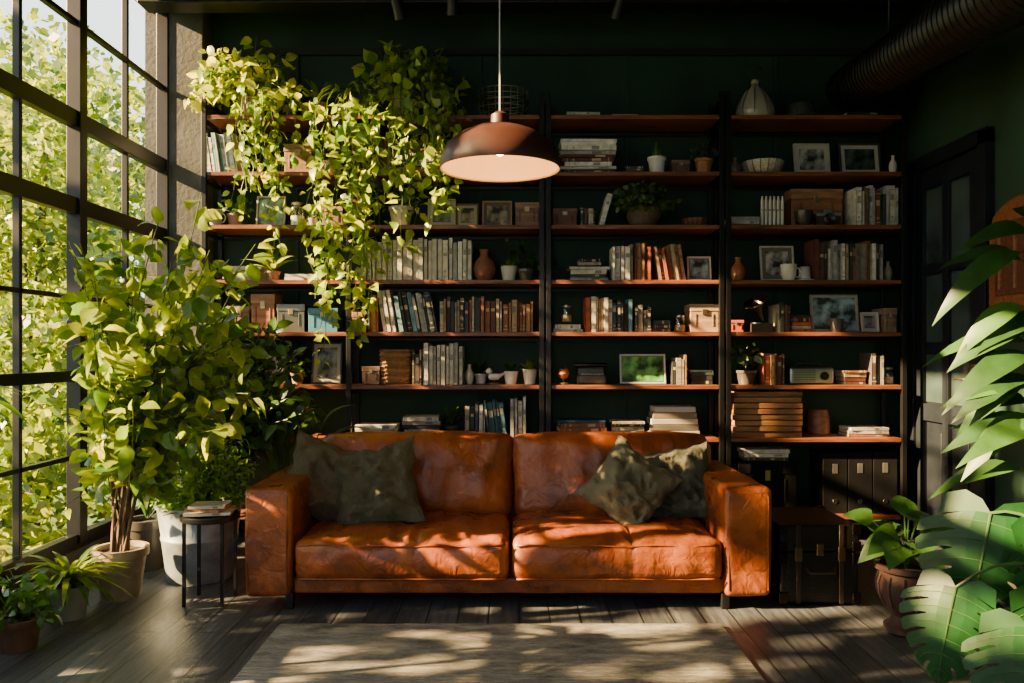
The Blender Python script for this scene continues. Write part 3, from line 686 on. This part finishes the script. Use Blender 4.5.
radio(790,834,'F',17); stack(843,868,'F',14,DK+WH[1:3]+BR); books(870,882,'F',26,33,DK+WH[1:2]); jar(891,'F',11,15,(.4,.32,.25))
# --- row G
stack(355,397,'G',12,WH); stack(401,441,'G',20,WH+DK[:2]); pplant(452,'G',15,10,(.08,.06,.05),'spiky',30,GD2,GM)
books(465,485,'G',28,38,BL+DK); books(488,508,'G',33,38,[(.05,.16,.22),(.03,.1,.1)],lean=-7); books(510,526,'G',35,40,WH[1:]+BL)
stack(557,607,'G',18,MX); stack(612,645,'G',16,WH+BR[:2]+DK)
def prints():
    b=MB(); z=Z['G']+.001; x0_,x1_=sx(648),sx(700)
    for k in range(5): b.box(x0_+.01*k,x1_-.006*k,4.76,4.93,z+k*.036,z+k*.036+.034,[(.38,.35,.3),(.1,.09,.08),(.45,.40,.32),(.2,.15,.1),(.45,.42,.35)][k],'paper')
    b.obj('archive_box_stack',.003)
prints()
def crate(u0,u1,row,h):
    b=MB(); z=Z[row]+.001;H=h/167.2;x0_,x1_=sx(u0),sx(u1); n=8
    for k in range(n):
        o=rr(0,.02); b.box(x0_+o,x1_-rr(0,.02),4.73-rr(0,.012),4.93,z+H*k/n,z+H*(k+.86)/n,mixc((.13,.05,.02),(.33,.15,.055),R.random()),'wood')
    b.obj('wooden_plank_stack',.003)
crate(730,801,'G',46)
hatlike(826,'G',36,26,(.2,.08,.04),'wood','wooden_bowl',y=4.88)
stack(848,890,'G',10,WH+BR[:2])
# --- row H (right)
sbox(738,797,'H',52,W3,'matte_black',name='document_box'); stack(742,792,'H',12,WH+DK[:2],z=Z['H']+52/167.2+.002)
def binders():
    b=MB(); z=Z['H']+.001
    for k in range(3):
        x0_=sx(822+k*25); x1_=x0_+.142; H=.36+.004*k
        b.box(x0_,x1_,4.74,4.95,z,z+H,W3,'matte_black'); b.box(x0_+.055,x1_-.055,4.738,4.741,z+H*.66,z+H*.82,(.05,.05,.05),'paper')
        T=Matrix.Translation(((x0_+x1_)/2,4.741,z+H*.2))@Matrix.Rotation(math.radians(90),4,'X'); b.lathe([(.014,0),(.014,.004),(.010,.004),(.001,.001)],0,0,0,(.15,.15,.15),'metal',18,T)
    b.obj('ring_binder_set',.002)
binders()
books(560,700,'H',30,42,DK+BR); books(360,520,'H',30,42,DK+BL)

# ------------------------------------------------------------ pendant lamp
b=MB(); lx,ly,lz=-.045,3.0,1.815
b.lathe([(.225,0),(.228,.006),(.226,.03),(.217,.06),(.192,.098),(.15,.130),(.10,.152),(.055,.163),(.036,.170),(.034,.205),(.02,.215),(.008,.22)],lx,ly,lz,W3,'copper_lamp',48,caps=False)
b.lathe([(.225,0),(.219,.004),(.217,.03),(.208,.058),(.184,.092),(.142,.122),(.09,.143),(.001,.15)],lx,ly,lz,W3,'lamp_inner',48,caps=False)
sh=b.obj('shade')
b=MB(); b.lathe([(.022,.0),(.022,.035)],lx,ly,lz+.11,W3,'black_steel',16); b.lathe([(.001,0),(.014,.006),(.024,.022),(.024,.034),(.018,.05),(.013,.062)],lx,ly,lz+.05,W3,'bulb',20); bu=b.obj('bulb')
b=MB(); b.tube([(lx,ly,lz+.215),(lx,ly,ZC-.02)],.0045,(.4,.38,.34),'metal',8); b.lathe([(.05,0),(.05,.02)],lx,ly,ZC-.02,W3,'black_steel',20); ca_=b.obj('cable')
group('pendant_lamp',[sh,bu,ca_],(lx,ly,ZC))
ld=bpy.data.lights.new('lamp_light','POINT'); ld.energy=7; ld.color=(1,.60,.25); ld.shadow_soft_size=.03
lo=bpy.data.objects.new('lamp_light',ld); lo.location=(lx,ly,lz+.035); bpy.context.collection.objects.link(lo)

# ------------------------------------------------------------ ceiling services
b=MB(); p0=V((2.10,4.96,2.76)); p1=V((1.72,2.4,2.36)); n=230; pts=[];rs=[]
for i in range(n+1):
    t=i/n; pts.append(p0.lerp(p1,t)); rs.append(.128+.011*math.sin(t*2*math.pi*46))
b.tube(pts,rs,W3,'duct_plastic',28); 
for t in (.3,.75):
    q=p0.lerp(p1,t); b.tube([(q.x,q.y,q.z+.12),(q.x,q.y,ZC)],.006,W3,'black_steel',6)
b.obj('ventilation_duct',0,180)
simple('ceiling_beam',XL,XR,4.45,4.6,3.08,3.34,'black_steel',.006)
simple('ceiling_beam',XL,XR,1.9,2.05,3.12,3.34,'black_steel',.006)
for x,yy in ((-.62,4.35),(-.32,4.3),(.58,4.35)):
    b=MB(); z=3.0; b.tube([(x,yy,3.349),(x,yy,z+.05)],.006,W3,'black_steel',6)
    T=Matrix.Translation((x,yy,z))@Matrix.Rotation(math.radians(rr(25,50)),4,'X')@Matrix.Rotation(math.radians(rr(-30,30)),4,'Y')
    b.lathe([(.02,.07),(.03,.06),(.032,0),(.038,-.05),(.034,-.05),(.001,-.02)],0,0,0,W3,'black_steel',18,T); b.obj('track_spotlight')

# ------------------------------------------------------------ right side
def trunk():
    b=MB(); x0_,x1_,y0_,y1_,z1_=1.19,1.54,3.53,3.95,.36
    cx,cy=(x0_+x1_)/2,(y0_+y1_)/2
    b.rbox((cx,cy,.125),(x1_-x0_,y1_-y0_,.23),.012,W3,'black_leather',5); b.rbox((cx,cy,.30),(x1_-x0_+.006,y1_-y0_+.006,.115),.014,W3,'black_leather',5)
    for x in (x0_,x1_):
        for y in (y0_,y1_):
            for za,zb in ((.01,.06),(.185,.235),(.245,.285),(.315,.362)):
                b.cbox(x+(.012 if x==x0_ else -.012),y+(.012 if y==y0_ else -.012),za,.038,.038,zb-za,(.04,.03,.022),'metal')
    for x in (x0_+.08,x1_-.08): b.cbox(x,y0_-.004,.20,.03,.014,.06,(.28,.2,.1),'metal'); b.cbox(x,y0_-.004,.01,.02,.006,.35,W3,'trunk_leather')
    b.tube([(cx-.06,y0_-.006,.17),(cx-.055,y0_-.03,.155),(cx+.055,y0_-.03,.155),(cx+.06,y0_-.006,.17)],.008,W3,'trunk_leather',8)
    b.cbox(cx,y0_-.004,.225,.03,.012,.05,(.3,.22,.1),'metal')
    b.box(x1_-.001,x1_+.004,cy-.015,cy+.015,.01,.35,W3,'trunk_leather')
    b.obj('storage_trunk',.002)
trunk()
# urn planter
b=MB(); ux,uy=1.585,3.2
b.lathe([(.07,0),(.085,.01),(.085,.03),(.06,.05),(.055,.07),(.085,.11),(.105,.16),(.11,.20),(.10,.235),(.095,.245),(.118,.255),(.118,.275),(.10,.275),(.095,.24)],ux,uy,0,(.05,.02,.014),'terracotta',32)
for k in range(12):
    a=k*math.pi/6; b.tube([(ux+q*math.cos(a),uy+q*math.sin(a),h) for q,h in ((.086,.11),(.107,.16),(.112,.20),(.101,.235))],.006,(.07,.03,.02),'terracotta',6)
b.lathe([(.098,0),(.001,.004)],ux,uy,.25,W3,'soil')
for i in range(22):
    a=i*2.4; e=rr(.65,1.4); hd=V((math.cos(a)*math.cos(e),math.sin(a)*math.cos(e),math.sin(e))); tip=V((ux,uy,.26))+hd*rr(.10,.22)
    b.tube(curve((ux,uy,.25),V((ux,uy,.25))+V((hd.x*.03,hd.y*.03,.1)),tip,5),.003,GM,'leaf_dark',5)
    leaf(b,tip,V((hd.x,hd.y,rr(-.2,.3))),V((0,-.6,1)),rr(.12,.17),rr(.10,.13),mixc(GD2,GM,R.random()),'leaf_dark',6,.4,'heart',.15)
b.obj('potted_calathea')
# monstera
def monstera(b,p,d,n,L,W,col,m='leaf_dark'):
    p=V(p); d=V(d).normalized(); s=d.cross(V(n)).normalized(); n=s.cross(d)
    def mp(u,v): 
        return p+d*(L*u)+s*(W/2*v)+n*(-.20*L*max(u,0)**2-.12*W*abs(v)**1.6)
    w=lambda t: max(.02,math.sin(math.pi*min(1,max(0,(t+.16)/1.16))**.66)**.7)
    K=6; vs=[];fs=[]
    def q(pp):
        o=len(vs); vs.extend(pp); fs.append(tuple(range(o,o+len(pp))))
    sh_=.16
    def P_(t,f,sg): # sheared leaf coordinate, slits follow curved side veins
        return mp(min(1.04,t+sh_*f*f),sg*f*w(min(1,t+sh_*f*f*.7)))
    for sg in (-1,1):
        q([mp(0,0),mp(-.10,sg*.15),mp(-.15,sg*.40),mp(-.09,sg*.68),P_(0,.8,sg),P_(0,.4,sg)])
        for k in range(K):
            t0=k/K*.97; t1=(k+1)/K*.97; g=(t1-t0)*.11
            fr_=[0,.25,.45,.62,.8,.93,1.0]
            for i in range(6):
                f0,f1=fr_[i],fr_[i+1]
                g0=0 if f0<.45 else g*min(1,(f0-.4)/.15); g1=0 if f1<=.45 else g*min(1,(f1-.4)/.15)
                if f1==1.0: g1=g*2.2
                tm0=(t0+t1)/2
                q([P_(t0+g0,f0,sg),P_(tm0,f0,sg),P_(tm0,f1,sg),P_(t0+g1,f1,sg)])
                q([P_(tm0,f0,sg),P_(t1-g0,f0,sg),P_(t1-g1,f1,sg),P_(tm0,f1,sg)])
            b.tube([P_((t0+t1)/2,f,sg)+n*.0015 for f in (0,.3,.6,.92)],[.0016,.0013,.001,.0005],mixc(col,(.2,.35,.1),.25),m,4)
    b.add(vs,fs,col,m,True)
    b.tube([mp(i/6*.98,0)+n*.002 for i in range(7)],[.004*(1-i/8) for i in range(7)],mixc(col,(.2,.3,.1),.3),m,5)
b=MB(); mx_,my_=1.80,2.42
pot(b,mx_,my_,0,.17,.30,(.05,.045,.04),'ceramic',.75)
c1,c2,c3=(.009,.055,.012),(.012,.070,.015),(.028,.11,.018)
ML=[((1.60,2.66,.59),(-.25,-.1,-.95),(-.40,-.75,.5),.40,.42,c1),
    ((1.45,2.60,.36),(-.30,-.15,-.9),(-.5,-.7,.45),.30,.32,c2),
    ((1.56,2.40,.30),(-.15,-.35,-.8),(-.3,-.7,.6),.32,.36,c1),
    ((1.76,2.58,.58),(.25,-.2,-.7),(.0,-.8,.6),.36,.40,c2),
    ((1.70,2.50,.36),(.1,-.2,-.8),(.0,-.8,.6),.32,.36,c1),
    ((1.86,2.30,.60),(.5,-.5,-.2),(0,-.4,.9),.32,.34,c2),
    ((1.62,2.22,.36),(-.4,-.5,-.3),(-.2,-.3,.9),.28,.30,c2),
    ((1.90,2.65,.68),(.5,.5,-.1),(0,-.4,.9),.30,.32,c3)]
for p,d,n_,L_,W_,c_ in ML:
    monstera(b,p,d,n_,L_,W_,c_)
    b.tube(curve((mx_,my_,.27),(lerp(mx_,p[0],.4),lerp(my_,p[1],.4),max(.6,p[2]+.08)),p,8),.005,(.05,.1,.03),'leaf_dark',6)
b.obj('potted_monstera')
# tall broad-leaf plant off the right edge
b=MB(); tx,ty=2.08,3.05
pot(b,tx,ty,0,.17,.36,(.06,.055,.05),'ceramic',.8)
def bleaf(q,d,L_,W_,c_):
    d=V(d).normalized(); q=V(q); e=q+d*.12; b.tube([q,e],.003,GM,'leaf_dark',4); leaf(b,e,d,V((-.3,-.8,.8)),L_,W_,c_,'leaf_dark',8,rr(.7,1.1),'ov',.22)
for k,(ex,ey,ez) in enumerate(((2.03,3.0,1.52),(2.13,3.1,1.2))):
    pts=curve((tx+.03*k-.03,ty,.3),(tx+.02,ty+.02*k,ez*.6),(ex,ey,ez),12); b.tube(pts,[.012-.006*i/12 for i in range(13)],(.12,.09,.05),'bark',8)
    for i in range(5,13):
        for j in range(2 if i<12 else 4):
            left=(j%2==0); a=rr(-.5,.5)
            d=V((-math.cos(a),math.sin(a)-.2,rr(-.2,.75))) if left else V((rr(-.1,.25),rr(-1,.3),rr(.1,.8)))
            bleaf(pts[i],d,rr(.26,.38) if left else .2,rr(.085,.115),mixc(GD,GM,R.random()))
b.obj('potted_rubber_plant')
# carved wooden wall piece
b=MB(); yy=3.78
b.rbox((XR-.04,yy,1.60),(.05,.50,.56),.024,(.24,.075,.025),'wood',8,lambda q,u:V((q.x,q.y*(1-.16*max(0,u.z)**3),q.z-(.08*u.y*u.y*max(0,u.z)))))
b.rbox((XR-.068,yy,1.58),(.02,.34,.36),.009,(.11,.038,.017),'wood',4)
for dy in (-.12,0,.12): b.tube([(XR-.08,yy+dy,1.43),(XR-.08,yy+dy,1.73)],.009,(.22,.08,.03),'wood',8)
b.obj('carved_wooden_panel')

# ------------------------------------------------------------ left side plants
b=MB(); fx,fy=-1.80,3.66
pot(b,fx,fy,0,.115,.23,(.30,.23,.16),'terracotta',.72)
cen=V((-1.52,3.56,1.20)); RAD=V((.50,.40,.66))
cl=lambda q: q.x>XL+.06 and q.z>.25
for i in range(70):
    d=rdir(-.9,1); k_=rr(.4,1.0) if i%3 else rr(1.0,1.14); e=cen+V((d.x*RAD.x,d.y*RAD.y,d.z*RAD.z))*k_
    if e.x<XL+.1: e.x=XL+.1+rr(0,.12)
    base=V((fx+rr(-.03,.03),fy+rr(-.03,.03),.2)); 
    hub=V((fx+rr(-.05,.12),fy+rr(-.12,.05),rr(.55,1.1)))
    pts=curve(base,hub,e,12)
    if i<26: b.tube(pts[:8],[.008-.0006*k for k in range(8)],(.14,.09,.05),'bark',5)
    vine(b,pts[5:],.021,.100,.062,G1,(.25,.32,.016),'leaf','ov',.0025,.0,cl,4,1.6)
for i in range(16):
    d=rdir(-.2,.3); pts=curve((fx,fy,.40+.02*i),(fx+d.x*.1,fy+d.y*.1,.55+.02*i),(fx+d.x*.22,fy+d.y*.22,.45+.02*i),6)
    vine(b,pts,.03,.09,.055,G1,G2,'leaf','ov',.002,.2,cl,4)
b.obj('potted_ficus_tree')
b=MB(); bx,by=-1.56,3.98
b.lathe([(.15,0),(.155,.01),(.18,.20),(.183,.205),(.183,.215),(.18,.22),(.20,.355),(.208,.36),(.208,.372),(.196,.372),(.19,.33)],bx,by,0,W3,'galvanised',36)
b.lathe([(.192,0),(.001,.01)],bx,by,.33,W3,'soil',36)
for sg in (-1,1): b.tube([(bx+sg*(.2+.03*math.sin(t)),by-.05*math.cos(t),.31) for t in [i*math.pi/8 for i in range(9)]],.005,W3,'galvanised',6)
clb=lambda q: q.x>XL+.05 and q.z>.36
bushel(b,(bx+.03,by-.03,.34),(.31,.28,.50),3400,.040,.018,(.06,.17,.012),(.20,.36,.02),'leaf',stems=180,clamp=clb)
b.obj('fern_bucket_planter')
b=MB(); pot(b,-1.66,4.44,0,.13,.26,(.08,.07,.06),'ceramic')
for i in range(64):
    d=rdir(.1,1); pts=curve((-1.66,4.44,.24),(-1.62+d.x*.1,4.42+d.y*.05,.7),(-1.48+d.x*.40,4.40+d.y*.18,.55+d.z*.80),10)
    vine(b,pts,.022,.09,.055,GD2,(.06,.14,.025),'leaf_dark','ov',.003,.2,lambda q:q.y<4.66 and q.x>XL+.05 and q.z>.3,4)
b.obj('potted_zz_plant')
b=MB(); pot(b,-1.27,4.52,0,.12,.30,(.2,.1,.06),'terracotta')
for i in range(34):
    a=rr(0,6.28); e=rr(.7,1.4); d=V((math.cos(a)*math.cos(e),math.sin(a)*math.cos(e)*.35-.05,math.sin(e))); st=rr(.2,.50); tip=V((-1.27,4.50,.28))+d*st
    b.tube([(-1.27,4.52,.27),tip],.003,GD2,'leaf_dark',4); leaf(b,tip,d+V((0,0,.1)),V((-d.x,-d.y-.2,1)),rr(.22,.32),rr(.055,.08),mixc(GD2,(.08,.18,.05),R.random()),'leaf_dark',7,rr(.3,.9),'lance',.25)
b.obj('potted_peace_lily')
b=MB(); pot(b,-1.88,3.38,0,.078,.14,(.26,.26,.25),'ceramic',.8)
rosette(b,(-1.88,3.38,.13),90,.30,.026,G1,G2,'leaf',.9,'lance',1.0,6,clamp=lambda q:q.x>XL+.08)
b.obj('potted_spider_plant')
b=MB(); pot(b,-1.87,3.02,0,.075,.12,(.12,.06,.04),'terracotta',.8)
bushel(b,(-1.87,3.02,.11),(.16,.16,.22),190,.055,.035,GM,G1,'leaf',stems=28,clamp=lambda q:q.x>XL+.08 and q.z>.03)
b.obj('potted_herb')
b=MB(); pot(b,-1.84,2.60,0,.12,.26,(.06,.05,.045),'ceramic',.8)
b.tube([(-1.84,2.6,.2),(-1.84,2.60,.95)],[.014,.009],(.12,.09,.06),'bark',8)
rosette(b,(-1.84,2.60,.95),40,.28,.05,GM,G1,'leaf',.6,'lance',1.0,7,clamp=lambda q:q.x>XL+.08)
b.obj('potted_dracaena')
b=MB(); pot(b,-1.90,4.14,0,.10,.26,(.05,.045,.04),'ceramic',.8); rosette(b,(-1.90,4.14,.25),34,.40,.045,GD2,GM,'leaf_dark',1.2,'lance',.4,7,clamp=lambda q:q.x>XL+.08); b.obj('potted_snake_plant')

# side table
b=MB(); tx,ty,tz,tr=-1.365,3.60,.39,.125
b.lathe([(tr,0),(tr+.004,.004),(tr+.004,.022),(tr,.026),(tr-.006,.026),(tr-.006,.014)],tx,ty,tz-.02,W3,'black_steel',36)
b.lathe([(tr*.98,0),(tr*.98,.002)],tx,ty,tz-.008,(.07,.06,.055),'wood',36)
for k in range(4):
    a=math.pi/4+k*math.pi/2; x,y=tx+tr*.95*math.cos(a),ty+tr*.95*math.sin(a); b.cbox(x,y,0,.013,.013,tz-.018,W3,'black_steel')
b.obj('side_table')
b=MB(); z=tz+.009
for k,(w,d_,t,c_,rz) in enumerate(((.20,.16,.014,(.6,.57,.5),10),(.17,.13,.012,(.45,.18,.08),-14),(.16,.12,.014,(.5,.47,.4),4))):
    T=Matrix.Translation((tx,ty,z))@Matrix.Rotation(math.radians(rz),4,'Z')@Matrix.Translation((-w/2,-d_/2,t))@Matrix.Rotation(math.radians(90),4,'Y'); book(b,T,t,d_,w,c_); z+=t+.001
b.obj('book_stack')

# shelf-top trailing plants
GA,GB=(.07,.17,.010),(.30,.38,.02)
b=MB(); px_,py_=sx(402),4.80
pot(b,px_,py_,Z['A']+.001,.085,.13,(.16,.15,.12),'ceramic')
cp=lambda q:q.y<4.97 and q.x<.02 and (q.z>Z['A']+.02 or q.y<4.67)
for i in range(36):
    d=rdir(-.1,1); e=V((px_+.02+d.x*.36,py_-.12+d.y*.14,Z['A']+.10+d.z*.30*rr(.7,1.15))); e.y=min(e.y,4.93)
    pts=curve((px_,py_,Z['A']+.12),(px_+d.x*.1,py_-.03,Z['A']+.30),e,8); vine(b,pts,.026,.084,.062,GA,GB,'leaf','heart',.002,.2,cp,4,1.5)
for i in range(46):
    r_=i/45; xx=px_+lerp(-.46,.32,r_)+rr(-.05,.05); f=(xx-px_)
    ln=rr(.7,1.5) if f<-.22 else (rr(.3,.9) if f<0 else rr(.12,.6))
    yy=rr(4.46,4.63)
    pts=curve((px_+(xx-px_)*.3,py_,Z['A']+.12),(xx,yy,Z['A']+.22),(xx,yy,Z['A']-.04),6)
    cur=V(pts[-1]); k=0
    while k*0.07<ln: cur=cur+V((rr(-.026,.03),rr(-.008,.008),-.07)); cur.y=min(cur.y,4.63); pts.append(cur.copy()); k+=1
    vine(b,pts,.038,.076,.056,GA,GB,'leaf','heart',.002,.2,cp,4,1.5)
b.obj('trailing_pothos')
b=MB(); px_,py_=sx(250),4.80
pot(b,px_,py_,Z['A']+.001,.08,.12,(.34,.24,.14),'terracotta')
ci=lambda q:q.y<4.97 and (q.z>Z['A']+.02 or q.y<4.67)
for i in range(48):
    d=rdir(-.15,1); e=V((px_+d.x*.34,py_-.08+d.y*.15,Z['A']+.08+d.z*.38*rr(.7,1.15))); e.y=min(e.y,4.93)
    pts=curve((px_,py_,Z['A']+.1),(px_+d.x*.1,py_-.03,Z['A']+.3),e,8); vine(b,pts,.023,.076,.052,GA,(.46,.50,.03),'leaf','ov',.002,.2,ci,4,1.5)
for i in range(20):
    xx=px_+rr(-.08,.32); yy=rr(4.5,4.63); cur=V((xx,yy,Z['A']-.05)); pts=curve((px_,py_,Z['A']+.1),(xx,yy,Z['A']+.2),cur,6); k=0; ln=rr(.1,.75)
    while k*.07<ln: cur=cur+V((rr(-.024,.024),0,-.07)); pts.append(cur.copy()); k+=1
    vine(b,pts,.040,.064,.045,GA,GB,'leaf','ov',.002,.2,ci,4,1.5)
b.obj('trailing_ivy')

# ------------------------------------------------------------ garden
b=MB(); b.box(-30,XL-.16,-15,30,-.25,-.12,W3,'grass'); b.obj('lawn')
def tree(name,clusters,base,L=.10,dens=1.0,ca=(.02,.06,.003),cb=(.19,.25,.009)):
    b=MB()
    for (x,y,z,r,n) in clusters:
        c=V((x,y,z))
        b.tube(curve(base,(lerp(base[0],x,.3),lerp(base[1],y,.3),z*.8),c,8),[.06-.006*k for k in range(9)],(.04,.03,.02),'bark',6)
        for _ in range(int(n*dens)):
            d=rdir(); q=c+d*r*R.random()**.45; 
            if q.x>XL-.25: continue
            if q.z<-.1: continue
            l=L*rr(.6,1.3); dd=rdir(); s=dd.cross(rdir()).normalized()*l*.3
            col=mixc(ca,cb,R.random()**1.3)
            b.add([q,q+dd*l*.5+s,q+dd*l,q+dd*l*.5-s],[(0,1,2,3)],col,'leaf')
    b.obj(name)
tree('garden_shrub',[(-3.1,5.2,.4,.6,1900),(-3.5,6.0,1.0,.7,2200),(-3.0,4.2,.2,.5,1000)],(-3.2,5.3,-.12),.09)
tree('sun_dapple_tree',[(-4.1,6.6,2.2,.8,2000),(-3.7,6.4,3.2,.6,600),(-4.8,7.4,3.3,.9,1400),(-3.6,7.0,1.5,.6,1300)],(-4.2,7.0,-.12),.10)
tree('sun_dapple_tree',[(-6.0,9.5,1.5,1.2,2400),(-5.6,10.5,3.5,1.3,1700),(-7.0,11,4.5,1.4,1400),(-5.2,9.0,2.8,.8,1200)],(-6,10,-.12),.14)
tree('sun_dapple_tree',[(-9.5,14,3,2.4,3200),(-8,13.5,1,2.0,2800),(-10,11,3,2.2,2200),(-7.5,16,4.5,2.2,1700)],(-9,14,-.12),.26)
tree('sun_dapple_tree',[(-5.2,3.2,2.7,.7,260),(-5.4,1.2,3.0,.75,330),(-5.0,2.3,1.9,.55,200),(-5.0,.2,2.4,.7,280),(-5.4,2.2,3.9,.7,300)],(-5.4,2,-.12),.26)  # out-of-view tree added to break the sunlight into dapples

# ------------------------------------------------------------ light
sd=bpy.data.lights.new('sun','SUN'); sd.energy=84; sd.color=(1,.63,.28); sd.angle=math.radians(.8)
so=bpy.data.objects.new('sun',sd); so.rotation_euler=V((.88,.20,-.42)).to_track_quat('-Z','Y').to_euler(); so.location=(-8,0,6); bpy.context.collection.objects.link(so)
w=bpy.data.worlds.new('sky'); bpy.context.scene.world=w; w.use_nodes=True
bg=w.node_tree.nodes['Background']; bg.inputs[0].default_value=(.92,.97,1.0,1); bg.inputs[1].default_value=3.3
cd=bpy.data.cameras.new('camera'); cd.sensor_width=36; cd.lens=27.98; cd.shift_y=8.5/1024; cd.clip_start=.05
co=bpy.data.objects.new('camera',cd); co.location=(0,0,1.135); co.rotation_euler=(math.pi/2,0,0); bpy.context.collection.objects.link(co)
bpy.context.scene.camera=co
